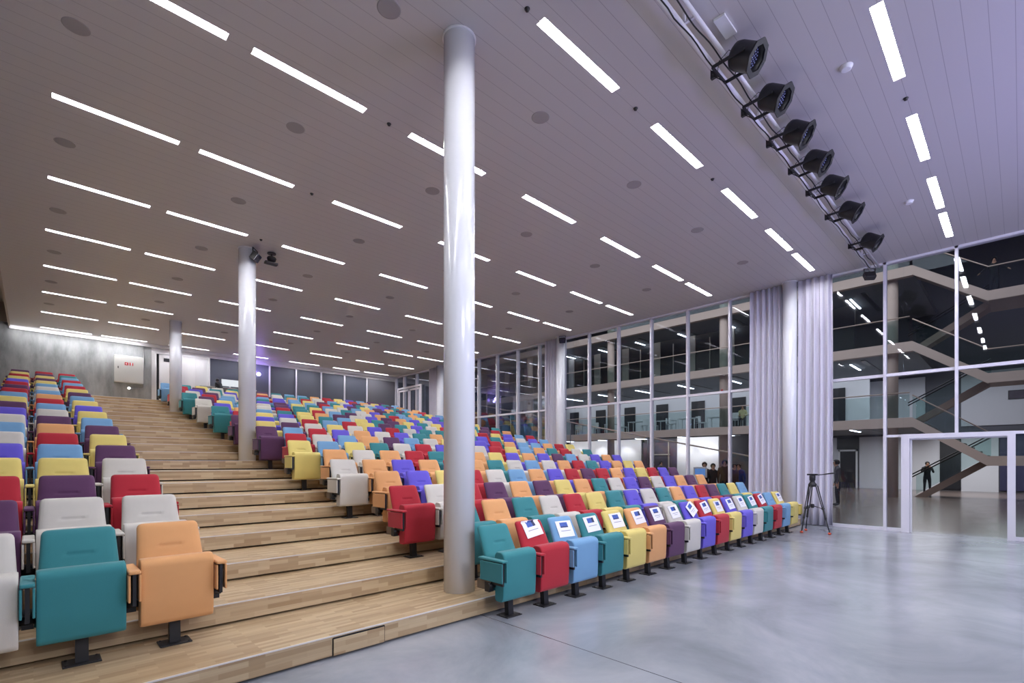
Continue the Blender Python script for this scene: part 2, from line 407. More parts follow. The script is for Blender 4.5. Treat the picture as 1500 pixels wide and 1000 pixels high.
for x, y, lb in ((3.68, 3.57, 'above the column and the nearest strip'), (5.75, 3.57, 'in the gap after the third strip'), (8.1, 3.57, 'in the gap after the fourth strip'), (3.55, 6.12, 'between strips right of the big column'), (3.5, 8.65, 'between strips left of the big column'), (3.45, 11.18, 'above the second column'), (8.1, 1.04, 'between the lilac-lit strips')):
    bm = bmesh.new(); lathe(bm, [(.008, -.03), (.02, -.025), (.014, -.012), (.03, -.006), (.03, 0)], 16)
    tag(obj('sprinkler', bm, M['dark'], None, (x, y, CEIL)), 'tiny dark ceiling sprinkler ' + lb, 'sprinkler', 'ceiling sprinklers')

# ------------------------------------------------------------------ lighting rail and stage lamps
rail = thing('lighting_rail', 'white pipe rail under the ceiling carrying the black stage lamps', 'rail', (0, 2.46, 6.14))
bm = bmesh.new(); tube(bm, [(1.5, 0, 0), (14.3, 0, 0)], .034, 14); obj('pipe', bm, M['frame'], rail)
bm = bmesh.new(); tube(bm, [(1.5, -.13, .06), (14.3, -.13, .06)], .022, 10); obj('pipe', bm, M['frame'], rail)
for x in (2.2, 4.9, 7.0, 9.6, 13.2): obj('hanger', boxes((x - .012, x + .012, -.012, .012, 0, .17), (x - .012, x + .012, -.15, .0, .05, .07)), M['frame'], rail)
for x in (5.35, 7.75, 9.9): obj('mounting_plate', boxes((x - .16, x + .16, -.3, -.18, .145, .168)), M['white'], rail)
lampx = [5.62, 6.5, 7.42, 8.32, 9.24, 10.38, 12.1]
for off, nm in ((0, 0), (1, 1)):
    pts = []; x = 1.5
    while x < 13.9:
        dd = min(abs(x - l) for l in lampx)
        pts.append((x, (-.03 if off else -.13) + .008 * math.sin(x * 3 + off * 2), -.03 - (.03 * math.sin(x * 4.2 + off) ** 2 if x > 4.6 else 0) - .02 * off)); x += .12
    bm = bmesh.new(); tube(bm, pts, .0075, 6); obj('cable', bm, M['blackmatte'], rail)

def par_meshes():
    D = Vector((.1, -.8, -.55)).normalized()
    q = D.to_track_quat('Z', 'Y').to_matrix().to_4x4()
    parts = {}
    bm = bmesh.new()
    lathe(bm, [(.05, -.2), (.1, -.195), (.13, -.17), (.142, -.12), (.142, .07), (.146, .075), (.146, .09), (.122, .09), (.118, .02)], 36, q, cap=False)
    for a in range(6):
        aa = a * PI / 3
        p = q @ Vector((.122 * math.cos(aa), .122 * math.sin(aa), -.05)); p2 = q @ Vector((.122 * math.cos(aa), .122 * math.sin(aa), .03)); tube(bm, [p, p2], .006, 6)
    parts['housing'] = mesh_of('housing', bm, M['black'])
    bm = bmesh.new(); n = 8
    ro = []
    for zz in (.088, .104):
        for rad in (.18, .124):
            ro.append([bm.verts.new(q @ Vector((rad * math.cos(2 * PI * (k + .5) / n), rad * math.sin(2 * PI * (k + .5) / n), zz))) for k in range(n)])
    for a, b in ((0, 1), (2, 3), (0, 2), (1, 3)):
        for k in range(n): bm.faces.new((ro[a][k], ro[a][(k + 1) % n], ro[b][(k + 1) % n], ro[b][k]))
    parts['gel_frame'] = mesh_of('gel_frame', bm, M['black'])
    bm = bmesh.new(); lathe(bm, [(.112, .028), (.112, .034)], 32, q); parts['lens'] = mesh_of('lens', bm, M['gelb'])
    bm = bmesh.new()
    for rr, nn in ((0, 1), (.03, 6), (.06, 12), (.09, 18)):
        for k in range(nn):
            m4 = q @ Matrix.Translation((rr * math.cos(2 * PI * k / nn), rr * math.sin(2 * PI * k / nn), .036)); lathe(bm, [(.008, 0), (.004, .005)], 8, m4)
    parts['led_array'] = mesh_of('led_array', bm, M['leddot'])
    bm = bmesh.new()
    for s in (-1, 1):
        box(bm, s * .162 - .006, s * .162 + .006, -.02, .34, -.018, .018)
        tube(bm, [(s * .115, 0, 0), (s * .18, 0, 0)], .014, 10)
    box(bm, -.168, .168, .33, .345, -.018, .018)
    parts['yoke'] = mesh_of('yoke', bm, M['black'])
    bm = bmesh.new(); tube(bm, [(0, .34, 0), (0, .40, .05)], .02, 10); box(bm, -.02, .02, .37, .43, -.005, .11, bev=.004); parts['clamp'] = mesh_of('clamp', bm, M['black'])
    bm = bmesh.new(); tube(bm, [(.03, .12, .06), (.09, .2, -.05), (.05, .3, -.07), (-.05, .36, -.03), (-.03, .4, .03)], .006, 6); tube(bm, [(-.06, .1, .05), (-.14, .16, .1), (-.12, .28, .06), (0, .36, .01)], .004, 6)
    parts['power_cable'] = mesh_of('power_cable', bm, M['blackmatte'])
    return parts
PM = par_meshes()
for i, x in enumerate(lampx):
    t = thing('stage_lamp', f'black round stage lamp in a yoke, {ORD[i+1]} along the ceiling rail from the camera side', 'stage light', (x, 2.07, 6.03), random.uniform(-.08, .08), 'black stage lamps on the ceiling rail')
    for k, me in PM.items(): link(k, me, t)

def flood(loc, rz, label, tilt=.6):
    t = thing('floodlight', label, 'spotlight', loc, rz)
    q = Matrix.Rotation(tilt, 4, 'X')
    bm = bmesh.new(); box(bm, -.11, .11, -.06, .05, -.09, .09, bev=.012); bm.transform(q); obj('housing', bm, M['dark'], t)
    bm = bmesh.new(); box(bm, -.1, .1, -.072, -.058, -.08, .08); bm.transform(q); obj('lens', bm, M['gelb'], t)
    bm = bmesh.new(); box(bm, -.125, -.113, -.012, .012, -.02, .16); box(bm, .113, .125, -.012, .012, -.02, .16); box(bm, -.125, .125, -.012, .012, .15, .162); obj('bracket', bm, M['black'], t)
flood((14.0, 2.46, 5.96), 2.2, 'grey flat floodlight at the far end of the lighting rail')
flood((3.48, 11.66, 6.1), .9, 'small black spotlight clamped to the top of the second column')
flood((14.05, 11.82, 6.12), -1.0, 'black spotlight on the wall column by the middle curtain')
t = thing('ceiling_projector', 'small black ceiling camera hanging right of the second column', 'camera', (3.85, 11.75, CEIL))
bm = bmesh.new(); tube(bm, [(0, 0, 0), (0, 0, -.1)], .015, 8); lathe(bm, [(.09, -.02), (.09, 0)], 20); obj('mount', bm, M['black'], t)
bm = bmesh.new(); lathe(bm, [(.03, -.2), (.085, -.17), (.1, -.12), (.085, -.09), (.03, -.085)], 24); obj('housing', bm, M['black'], t)
obj('lens', boxes((-.15, .12, -.07, .05, -.26, -.21), bev=.01), M['dark'], t)

# ------------------------------------------------------------------ seats
def back_mesh(col, lo=False):
    bm = bmesh.new(); rows = []
    zb, zt = .30, .925
    if lo: zs = [.3, .6, .9, .925]; us = [-1, -.8, .8, 1]
    else:
        zs = [.30, .36, .45, .55, .62, .68, .725, .742, .752, .762, .78, .82, .86, .89, .908, .918, .9245, .925]
        us = [-1, -.985, -.93, -.84, -.7, -.5, -.36, -.33, -.15, 0, .15, .33, .36, .5, .7, .84, .93, .985, 1]
    for z in zs:
        t = (z - zb) / (zt - zb)
        yc = .015 + .21 * t + .05 * t * t
        w = .246 - .038 * t; th = .05 - .012 * t
        e = zt - z
        r = .035
        if e < r:
            k = math.sqrt(max(0, 1 - ((r - e) / r) ** 2)); w -= r * (1 - k); th *= .45 + .55 * k
        fr = []
        for u in us:
            dy = th * (1 - abs(u) ** 7) ** .5
            g = 0
            if not lo and abs(u) < .35 and abs(z - .752) < .004: g = .009
            if not lo and abs(u) < .5: g -= .004 * math.exp(-((z - .79) / .05) ** 2) * (1 - (u / .5) ** 2)
            if not lo: g += -.012 * math.exp(-((z - .5) / .12) ** 2)
            fr.append(bm.verts.new((u * w, yc - dy + g, z)))
        bk = [bm.verts.new((u * w, yc + th * (1 - abs(u) ** 7) ** .5, z)) for u in us[-2:0:-1]]
        rows.append(fr + bk)
    for a, b in zip(rows, rows[1:]):
        n = len(a)
        for k in range(n): bm.faces.new((a[k], a[(k + 1) % n], b[(k + 1) % n], b[k])).smooth = True
    bm.faces.new(rows[0][::-1]); bm.faces.new(rows[-1])
    return bm

def pad_bm(lo=False):
    # folded-up seat pad: profile in (y,z), rounded nose on top
    prof = [(-.035, .215), (-.05, .20), (-.12, .198), (-.15, .21), (-.16, .24), (-.168, .4), (-.172, .58)]
    for a in range(0, 100, 15 if not lo else 45):
        aa = math.radians(a); prof.append((-.112 - .06 * math.cos(aa), .638 + .06 * math.sin(aa)))
    prof += [(-.06, .70), (-.04, .685), (-.03, .66), (-.03, .4)]
    bm = bmesh.new(); us = [(-.235, .86), (-.2345, .93), (-.228, .985), (-.21, 1), (-.1, 1.008), (.1, 1.008), (.21, 1), (.228, .985), (.2345, .93), (.235, .86)]
    if lo: us = [(-.235, .95), (.235, .95)]
    cy, cz = -.1, .45
    rows = [[bm.verts.new((x, cy + (y - cy) * s, cz + (z - cz) * (1 - (1 - s) * .25))) for y, z in prof] for x, s in us]
    n = len(prof)
    for a, b in zip(rows, rows[1:]):
        for k in range(n): bm.faces.new((a[k], a[(k + 1) % n], b[(k + 1) % n], b[k])).smooth = True
    bm.faces.new(rows[0][::-1]); bm.faces.new(rows[-1])
    return bm

def arm_bm(lo=False):
    bm = bmesh.new(); b = 0 if lo else .009
    box(bm, -.037, .037, -.235, .14, .612, .638, bev=b and .011)
    for s in (-1, 1):
        x = s * .031
        box(bm, x - .007, x + .007, -.225, .105, .412, .606, bev=b and .005)
    return bm
def bracket_bm():
    bm = bmesh.new()
    box(bm, -.011, .011, -.205, .09, .38, .612)
    box(bm, -.03, .03, -.03, .04, .3, .4)
    tube(bm, [(-.04, -.02, .36), (.04, -.02, .36)], .03, 12)
    box(bm, -.0275, .0275, .0, .14, .33, .40)
    return bm
def armbox_bm():
    bm = bmesh.new(); vs = box(bm, -.028, .028, -.04, .16, .315, .41)
    for v in vs:
        if v.co.z < .35: v.co.y = v.co.y * .8 + .03
    return bm
def ped_bm():
    bm = bmesh.new()
    vs = box(bm, -.036, .036, -.03, .03, .01, .42)
    for v in vs:
        if v.co.z > .3: v.co.y += .03
    box(bm, -.24, .24, -.0, .035, .355, .40)     # cross beam behind the pad
    return bm
def plate_bm():
    bm = boxes((-.105, .105, -.085, .085, 0, .01), bev=.002)
    for sx in (-1, 1):
        for sy in (-1, 1): lathe(bm, [(.009, .01), (.007, .016)], 8, Matrix.Translation((sx * .085, sy * .065, 0)))
    return bm
MB, MP, MA = {}, {}, {}
for k, f in FAB.items():
    MB[k] = mesh_of('backrest_' + k, back_mesh(k), f); MP[k] = mesh_of('seat_pad_' + k, pad_bm(), f); MA[k] = mesh_of('armrest_' + k, arm_bm(), f)
MBR = mesh_of('arm_bracket', bracket_bm(), M['black']); MBX = mesh_of('arm_box', armbox_bm(), M['boxbrown'])
MPED = mesh_of('pedestal', ped_bm(), M['black']); MPL = mesh_of('base_plate', plate_bm(), M['black'])

RIGHT = ["TRBTYOPWVRYVWTRBY", "TOTWRYTVWTOVRPTYB", "RWRPOPYOTWVPWVOPO", "OVYRWBOVRPROVYRVP", "WOVORORTWBWORTVOYO"[:4] + "ROTWBWORTVOYO"[0:13],
         "OWORTBOYVOVPBWVOV", "YBYTWRVPWRYBOTRWT", "RWBOPBWYTVROBBORY", "PBRVOWVTOYTVTVWVB", "YPWYWVRWTTOTRYVBR",
         "PVWRBRYPTVWRTYPRO", "RYVYTBYTPYTYOBTPT", "TOBTYOPWVPOVWVBRY", "VBWRTRBPWORBYVTOB", "WYTWPTYWTWVTBOTVB",
         "PBRVPYTBWBOPTTBYB", "TRBOTVBBRYPYPOPOR", "WPWTBVBYPTVTBVTBO", "RVWVPRWORWBWPWVPO", "RPTYVOWTTWRYROYTB", "BTYWTRPTBBORYVBPP"]
RIGHT[4] = "WOVORO" + "TWBWORTVOYO"
RIGHT = [(r + "TYWRB")[:17] for r in RIGHT]
LEFTC = {0: "OWRWPYPBYVYBPYRBRBTR", 1: "TWPYBROPWBRORB"[:0] + "TWPYBROPWBROBWBYPYPR", 2: "WPRYVWBWVPYBRPRVYRYP", 3: "BYTRWPYVOBTWRYPBTRYW"}
TH = .801; FPX = 723.08
def scr(x, y, z):
    c, s = math.cos(TH), math.sin(TH)
    R = x * s - y * c; D = x * c + y * s
    return 750 + FPX * R / D, 677.3 - FPX * (z - EYE) / D, D
seats = []
for r in range(21):
    x0 = 3.59 + (0 if r % 2 == 0 else PITCH / 2)
    for i in range(17):
        seats.append(dict(x=x0 + i * PITCH, y=ROWY + r * TREAD, z=r * RISE, c=RIGHT[r][i], row=r, i=i, side='R', end=(i == 16)))
for r in range(1, 21):
    for i in range(3):
        seats.append(dict(x=.80 - i * PITCH, y=ROWY + r * TREAD, z=r * RISE, c=LEFTC[i][r - 1], row=r, i=i, side='L', end=(i == 0)))
keep = []; hidden = []
for s in seats:
    u, v, D = scr(s['x'], s['y'] + .2, s['z'] + .85); s['D'] = D
    if s['side'] == 'L' and u < -12 and s['i'] == 3: continue
    if u < -60: continue
    (hidden if 655 < u < 690 and s['row'] > 3 else keep).append(s)
keep.sort(key=lambda s: s['D'])
near, far = keep[:300], keep[300:] + hidden
for s in near:
    cn = SEATC[s['c']][0]
    if s['side'] == 'R':
        lb = f"{cn} folded auditorium seat, {ORD[s['i']+1]} from the stair aisle in the {ORD[s['row']+1]} row, right block"
    else:
        lb = f"{cn} folded auditorium seat, {ORD[s['i']+1]} from the stair aisle in the {ORD[s['row']]} row, left block"
    t = thing('auditorium_seat', lb, 'seat', (s['x'], s['y'], s['z']), 0, 'coloured folding seats in the right block' if s['side'] == 'R' else 'coloured folding seats in the left block')
    s['obj'] = t
    link('backrest', MB[s['c']], t); link('seat_pad', MP[s['c']], t)
    for e in ([-1, 1] if s['end'] else [-1]):
        a = link('armrest', MA[s['c']], t, (e * PITCH / 2, 0, 0))
        link('arm_bracket', MBR, t, (e * PITCH / 2, 0, 0))
        if s['i'] == 0 or e == 1: link('arm_box', MBX, t, (e * PITCH / 2, 0, 0))
    link('pedestal', MPED, t); link('base_plate', MPL, t)
# everything farther than the 300 nearest seats: one object
KEYS = list(FAB)
bm = bmesh.new()
lo = {}
def tmp(bmx):
    me = bpy.data.meshes.new('tmp'); bmesh.ops.recalc_face_normals(bmx, faces=bmx.faces); bmx.to_mesh(me); bmx.free(); return me
parts_lo = [(tmp(back_mesh('T')), 0), (tmp(pad_bm()), 0), (tmp(arm_bm(True)), 0), (tmp(ped_bm()), 1), (tmp(plate_bm()), 1), (tmp(bracket_bm()), 2)]
for s in far:
    for me, kind in parts_lo:
        n0 = len(bm.verts); f0 = len(bm.faces)
        bm.from_mesh(me); bm.verts.ensure_lookup_table(); bm.faces.ensure_lookup_table()
        dx = -PITCH / 2 if me in (parts_lo[2][0], parts_lo[5][0]) else 0
        for v in bm.verts[n0:]: v.co += Vector((s['x'] + dx, s['y'], s['z']))
        mi = KEYS.index(s['c']) if kind == 0 else len(KEYS)
        for f in bm.faces[f0:]: f.material_index = mi
me = bpy.data.meshes.new('distant_seats'); bm.to_mesh(me); bm.free()
for k in KEYS: me.materials.append(FAB[k])
me.materials.append(M['black'])
o = link('distant_seats', me); tag(o, 'many small coloured seats in the farthest rows of the hall', 'seats', kind='stuff')

# ------------------------------------------------------------------ reserved sheets on the first row
pap = {1: (.0, .1, -.12, 1), 2: (.0, .0, .02, 0), 3: (.0, .02, -.04, 0), 4: (.02, .02, -.02, 0), 5: (.03, .03, -.06, 0), 6: (.0, .035, -.03, 0), 7: (.0, .03, -.05, 0), 8: (.02, .05, -.38, 2),
       9: (.02, .03, -.1, 0), 10: (.0, .01, -.02, 0), 11: (.0, .03, -.06, 0), 12: (.0, .04, -.04, 0), 13: (.0, .03, -.08, 0), 14: (.0, .04, -.12, 0), 16: (.0, .03, -.03, 0)}
for i, (dx, dz, rot, mode) in pap.items():
    s = [q for q in seats if q['side'] == 'R' and q['row'] == 0 and q['i'] == i][0]
    W, Hh = .285, .205
    ang = math.atan2(.27, .6)
    def bp(u, v, off=0.0):
        # u across, v down from the sheet top; follows the front face of the backrest
        cu, cv = u * math.cos(rot) - (v - Hh / 2) * math.sin(rot), u * math.sin(rot) + (v - Hh / 2) * math.cos(rot) + Hh / 2
        z = .895 - .015 + dz * .6 - cv * math.cos(ang)
        if z > .918:
            ex = z - .918; t1 = 1.0; y = .215 + ex * 1.1; z = .931 - ex * .05
            return Vector((cu + dx, y, z + off))
        tt = (z - .30) / .625
        y = .015 + .21 * tt + .05 * tt * tt - (.05 - .012 * tt) - .008
        if z > .89: y += (z - .89) * .5
        if mode == 2: y -= .02 * (v / Hh) + .012
        return Vector((cu + dx, y - off, z))
    t = thing('notice_sheet', f'white printed sheet on the {SEATC[s["c"]][0]} front-row seat, {ORD[i+1]} from the aisle', 'paper', (s['x'], s['y'], s['z']), 0, 'printed sheets on the front-row seats')
    def patch(u0, u1, v0, v1, off, nu=6, nv=14):
        bm = bmesh.new(); g = [[bm.verts.new(bp(u0 + (u1 - u0) * a / nu, v0 + (v1 - v0) * b / nv, off)) for a in range(nu + 1)] for b in range(nv + 1)]
        for b in range(nv):
            for a in range(nu): bm.faces.new((g[b][a], g[b][a + 1], g[b + 1][a + 1], g[b + 1][a])).smooth = True
        return bm
    obj('sheet', patch(-W / 2, W / 2, 0, Hh, 0), M['paper'], t)
    obj('picture', patch(-.075, .065, .02, .085, .0015, 3, 5), M['pic'], t)
    obj('picture_edge', patch(.02, .065, .02, .085, .0022, 3, 5) if i % 2 else patch(-.075, .065, .072, .085, .0022, 3, 2), M['picdark'], t)
    bm = patch(-.085, .09, .122, .13, .0015, 3, 1)
    if i > 5: 
        b2 = patch(-.05, .06, .15, .156, .0015, 3, 1); m2 = bpy.data.meshes.new('t'); b2.to_mesh(m2); b2.free(); bm.from_mesh(m2)
    obj('printed_text', bm, M['ink'], t)

# ------------------------------------------------------------------ tripod
t = thing('camera_tripod', 'black video tripod with orange feet standing on the floor by the curtain', 'tripod', (12.74, 3.31, 0))
feet = [(-.22, .16), (.24, .2), (-.1, -.36)]
c0 = Vector((-.0, .0, 1.08))
for i, (fx, fy) in enumerate(feet):
    top = c0 + Vector((fx, fy, 0)) * .25; ft = Vector((fx, fy, .05))
    side = Vector((-fy, fx, 0)).normalized() * .035
    mid = top.lerp(ft, .5); low = top.lerp(ft, .72)
    bm = bmesh.new()
    for s in (-1, 1): tube(bm, [top + side * s, mid + side * s * .8], .011, 8)
    tube(bm, [mid - side, mid + side], .02, 8)
    tube(bm, [top.lerp(ft, .46), low, low + (ft - low) * .02], [.02, .024, .024], 10)
    tube(bm, [low, ft], .012, 8)
    lg = obj('leg', bm, M['black'], t)
    bm = bmesh.new(); bmesh.ops.create_uvsphere(bm, u_segments=12, v_segments=8, radius=.035, matrix=Matrix.Translation((fx, fy, .028)) @ Matrix.Diagonal((1, 1, .75, 1))); obj('foot', bm, M['rubber'], lg)
    bm = bmesh.new(); tube(bm, [Vector((0, 0, .62)), mid], .009, 6); obj('spreader_arm', bm, M['black'], t)
bm = bmesh.new(); lathe(bm, [(.03, .57), (.04, .6), (.04, .64), (.03, .66)], 16); obj('spreader_hub', bm, M['black'], t)
bm = bmesh.new(); lathe(bm, [(.07, 1.05), (.085, 1.08), (.085, 1.11), (.06, 1.14), (.045, 1.18), (.06, 1.2), (.062, 1.29), (.05, 1.31)], 24); obj('bowl_head', bm, M['black'], t)
obj('camera_plate', boxes((-.05, .05, -.1, .1, 1.31, 1.345), bev=.006), M['black'], t)
bm = bmesh.new(); tube(bm, [(.05, .0, 1.31), (.12, -.18, 1.33), (.13, -.32, 1.355), (.13, -.42, 1.37)], [.01, .01, .016, .016], 10); obj('pan_handle', bm, M['black'], t)
t.rotation_euler = (0, 0, 0)

# ------------------------------------------------------------------ fixtures on the back wall
t = thing('hydrant_cabinet', 'pale metal fire cabinet with red stickers on the concrete back wall', 'cabinet', (2.21, YB, 4.68))
obj('cabinet_body', boxes((0, .88, -.2, 0, 0, 1.03), bev=.008), M['cabinet'], t)
dr = obj('cabinet_door', boxes((.015, .865, -.215, -.2, .015, 1.015), bev=.004), M['cabinet'], t)
obj('lock', boxes((.09, .115, -.222, -.215, .52, .6)), M['blackmatte'], dr)
bm = boxes((.3, .41, -.219, -.216, .66, .77)); obj('fire_sticker', bm, M['redpaint'], t)
bm = boxes((.325, .36, -.221, -.219, .70, .73), (.355, .37, -.221, -.219, .69, .74)); obj('sticker_symbol', bm, M['paper'], t)
bm = boxes((.45, .485, -.219, -.216, .66, .77), (.53, .56, -.219, -.216, .66, .77)); obj('fire_sticker', bm, M['redpaint'], t)
obj('sticker_symbol', boxes((.485, .53, -.218, -.216, .66, .77)), M['paper'], t)
t = thing('conduit', 'galvanised conduit pipe running down the concrete wall right of the cabinet', 'pipe', (3.12, YB - .02, 4.5))
bm = bmesh.new(); tube(bm, [(0, 0, 1.78), (0, 0, .1), (-.03, 0, .03), (-.1, 0, 0), (-.42, 0, 0)], .016, 10); obj('pipe', bm, M['conduit'], t)
for z in (1.5, .9, .3): obj('clip', boxes((-.03, .03, -.005, .02, z, z + .02)), M['conduit'], t)
t = thing('wall_lamp', 'small round lit lamp under the fire cabinet', 'lamp', (2.66, YB, 4.49))
bm = bmesh.new(); lathe(bm, [(.06, 0), (.06, .03)], 20, Matrix.Rotation(PI / 2, 4, 'X')); obj('lamp_base', bm, M['conduit'], t)
bm = bmesh.new(); bmesh.ops.create_uvsphere(bm, u_segments=14, v_segments=10, radius=.045, matrix=Matrix.Translation((0, -.05, 0))); obj('bulb', bm, M['bulb'], t)

# ------------------------------------------------------------------ control desk at the back with violet light
zc = 22 * RISE
t = thing('control_desk', 'pale control desk behind the last rows at the back', 'desk', (5.1, 23.5, zc))
obj('desk_top', boxes((-.2, 1.9, -.25, .25, .72, .75)), M['white'], t)
for x in (-.15, 1.85): obj('leg', boxes((x - .02, x + .02, -.2, .2, 0, .72)), M['white'], t)
t = thing('monitor', 'white lit screen on the control desk at the back', 'monitor', (6.0, 23.4, zc + .75))
obj('screen', boxes((-.32, .32, 0, .02, .08, .36)), M['screenwhite'], t)
obj('stand', boxes((-.03, .03, .02, .04, 0, .12), (-.1, .1, -.04, .08, 0, .01)), M['white'], t)
t = thing('effect_lamp', 'small violet glowing lamp in front of the back glazing', 'lamp', (7.32, YB - .12, 5.6))
bm = bmesh.new(); bmesh.ops.create_uvsphere(bm, u_segments=14, v_segments=10, radius=.085); obj('bulb', bm, emis('violet_white', (190, 180, 255), 9), t)
obj('bracket', boxes((-.02, .02, .05, .13, .02, .06)), M['black'], t)

# ------------------------------------------------------------------ people
def person(loc, rz, pose, coat, legs, label, skin='skin', hair='hairdark', h=1.0, group=None, lean=0.0, extra=None):
    """pose: 'stand', 'phone', 'sit', 'rail'. Front of the figure is local +Y."""
    V = {}; E = []
    sit = pose == 'sit'
    hz = .5 if sit else .93
    f = lean
    V['pelvis'] = ((0, 0, hz), .13); V['waist'] = ((0, .02 + f * .25, hz + .2), .115); V['chest'] = ((0, .02 + f * .6, hz + .42), .135)
    V['neck'] = ((0, .04 + f * .85, hz + .57), .055); V['head'] = ((0, .07 + f * 1.0, hz + .68), .085); V['crown'] = ((0, .06 + f * 1.05, hz + .77), .07)
    V['nose'] = ((0, .165 + f * 1.0, hz + .675), .014)
    E += [('pelvis', 'waist', 'coat'), ('waist', 'chest', 'coat'), ('chest', 'neck', 'coat'), ('neck', 'head', 'skin'), ('head', 'crown', 'skin'), ('head', 'nose', 'skin')]
    for s, n in ((-1, 'l'), (1, 'r')):
        sh = Vector((s * .185, .02 + f * .7, hz + .47))
        if pose == 'phone': el = Vector((s * .25, .1, hz + .22)); wr = Vector((s * .09, .25, hz + .5))
        elif pose == 'rail': el = Vector((s * .34, .16, hz + .28)); wr = Vector((s * .46, .3, hz + .14))
        elif sit: el = Vector((s * .24, .1 + f * .6, hz + .2)); wr = Vector((s * .12, .32 + f * .5, hz + .2))
        else: el = Vector((s * .22, 0 + f * .5, hz + .18)); wr = Vector((s * .21, .08 + f * .4, hz - .07))
        d = (wr - el).normalized(); pm = wr + d * .06
        V['sh' + n] = (sh, .07); V['el' + n] = (el, .046); V['wr' + n] = (wr, .028); V['pm' + n] = (pm, .03)
        E += [('chest', 'sh' + n, 'coat'), ('sh' + n, 'el' + n, 'coat'), ('el' + n, 'wr' + n, 'coat'), ('wr' + n, 'pm' + n, 'skin')]
        side = d.cross(Vector((0, 0, 1))); side = side.normalized() if side.length > .1 else Vector((0, 1, 0))
        up = side.cross(d)
        for q in range(4):
            a = pm + side * (.024 - q * .016) + d * .035; b = a + d * (.035, .042, .038, .028)[q] - up * .018
            V[f'f{q}a' + n] = (a, .009); V[f'f{q}b' + n] = (b, .0075)
            E += [('pm' + n, f'f{q}a' + n, 'skin'), (f'f{q}a' + n, f'f{q}b' + n, 'skin')]
        V['th' + n] = (wr + d * .03 + side * .045, .01); V['ti' + n] = (wr + d * .07 + side * .055, .008)
        E += [('wr' + n, 'th' + n, 'skin'), ('th' + n, 'ti' + n, 'skin')]
        if sit: hp, kn, an = Vector((s * .1, 0, .5)), Vector((s * .14, .42, .5)), Vector((s * .14, .42, .09))
        else: hp, kn, an = Vector((s * .095, 0, .88)), Vector((s * .11, .03, .49)), Vector((s * .12, 0, .09))
        V['hp' + n] = (hp, .095); V['kn' + n] = (kn, .062); V['an' + n] = (an, .042); V['to' + n] = (an + Vector((s * .03, .16, -.05)), .035)
        E += [('pelvis', 'hp' + n, 'leg'), ('hp' + n, 'kn' + n, 'leg'), ('kn' + n, 'an' + n, 'leg'), ('an' + n, 'to' + n, 'shoe')]
    names = list(V); idx = {k: i for i, k in enumerate(names)}
    me = bpy.data.meshes.new('body'); me.from_pydata([Vector(V[k][0]) * h for k in names], [(idx[a], idx[b]) for a, b, _ in E], [])
    o = bpy.data.objects.new('body_tmp', me); COL.objects.link(o)
    o.modifiers.new('skin', 'SKIN')
    for i, k in enumerate(names):
        sv = me.skin_vertices[0].data[i]; sv.radius = (V[k][1] * h * (1.15 if k in ('pelvis', 'waist', 'chest') else 1), V[k][1] * h); sv.use_root = (k == 'pelvis')
    sb = o.modifiers.new('sub', 'SUBSURF'); sb.levels = 1; sb.render_levels = 1
    dg = bpy.context.evaluated_depsgraph_get(); dg.update()
    me2 = bpy.data.meshes.new_from_object(o.evaluated_get(dg)); bpy.data.objects.remove(o); me2.name = 'body'
    me2.materials.clear()
    zones = ['coat', 'skin', 'leg', 'shoe']
    for m_ in (M[coat], M[skin], M[legs], M['shoe']): me2.materials.append(m_)
    segs = [(Vector(V[a][0]) * h, Vector(V[b][0]) * h, zones.index(z)) for a, b, z in E]
    for p in me2.polygons:
        c = p.center; best = 9; bz = 0
        for a, b, z in segs:
            ab = b - a; tt = max(0, min(1, (c - a).dot(ab) / max(ab.length_squared, 1e-9))); dd = (c - (a + ab * tt)).length
            if dd < best: best = dd; bz = z
        p.material_index = bz; p.use_smooth = True
    t = thing('person', label, 'person', loc, rz, group)
    link('body', me2, t)
    hd = Vector(V['head'][0]) * h
    bm = bmesh.new()
    bmesh.ops.create_uvsphere(bm, u_segments=20, v_segments=14, radius=.105 * h, matrix=Matrix.Translation(hd + Vector((0, -.018, .035)) * h) @ Matrix.Diagonal((.95, 1.05, 1.05, 1)))
    bmesh.ops.delete(bm, geom=[v for v in bm.verts if (v.co - hd).y > .055 * h and (v.co - hd).z < .06 * h], context='VERTS')
    for f_ in bm.faces: f_.smooth = True
    obj('hair', bm, M[hair], t)
    bm = bmesh.new()
    for s in (-1, 1): bmesh.ops.create_uvsphere(bm, u_segments=8, v_segments=6, radius=.011 * h, matrix=Matrix.Translation(hd + Vector((s * .033, .082, .02)) * h))
    obj('eyes', bm, M['blackmatte'], t)
    bm = bmesh.new(); box(bm, hd.x - .024 * h, hd.x + .024 * h, hd.y + .075 * h, hd.y + .09 * h, hd.z - .045 * h, hd.z - .036 * h); obj('mouth', bm, M['coatred'], t)
    return t

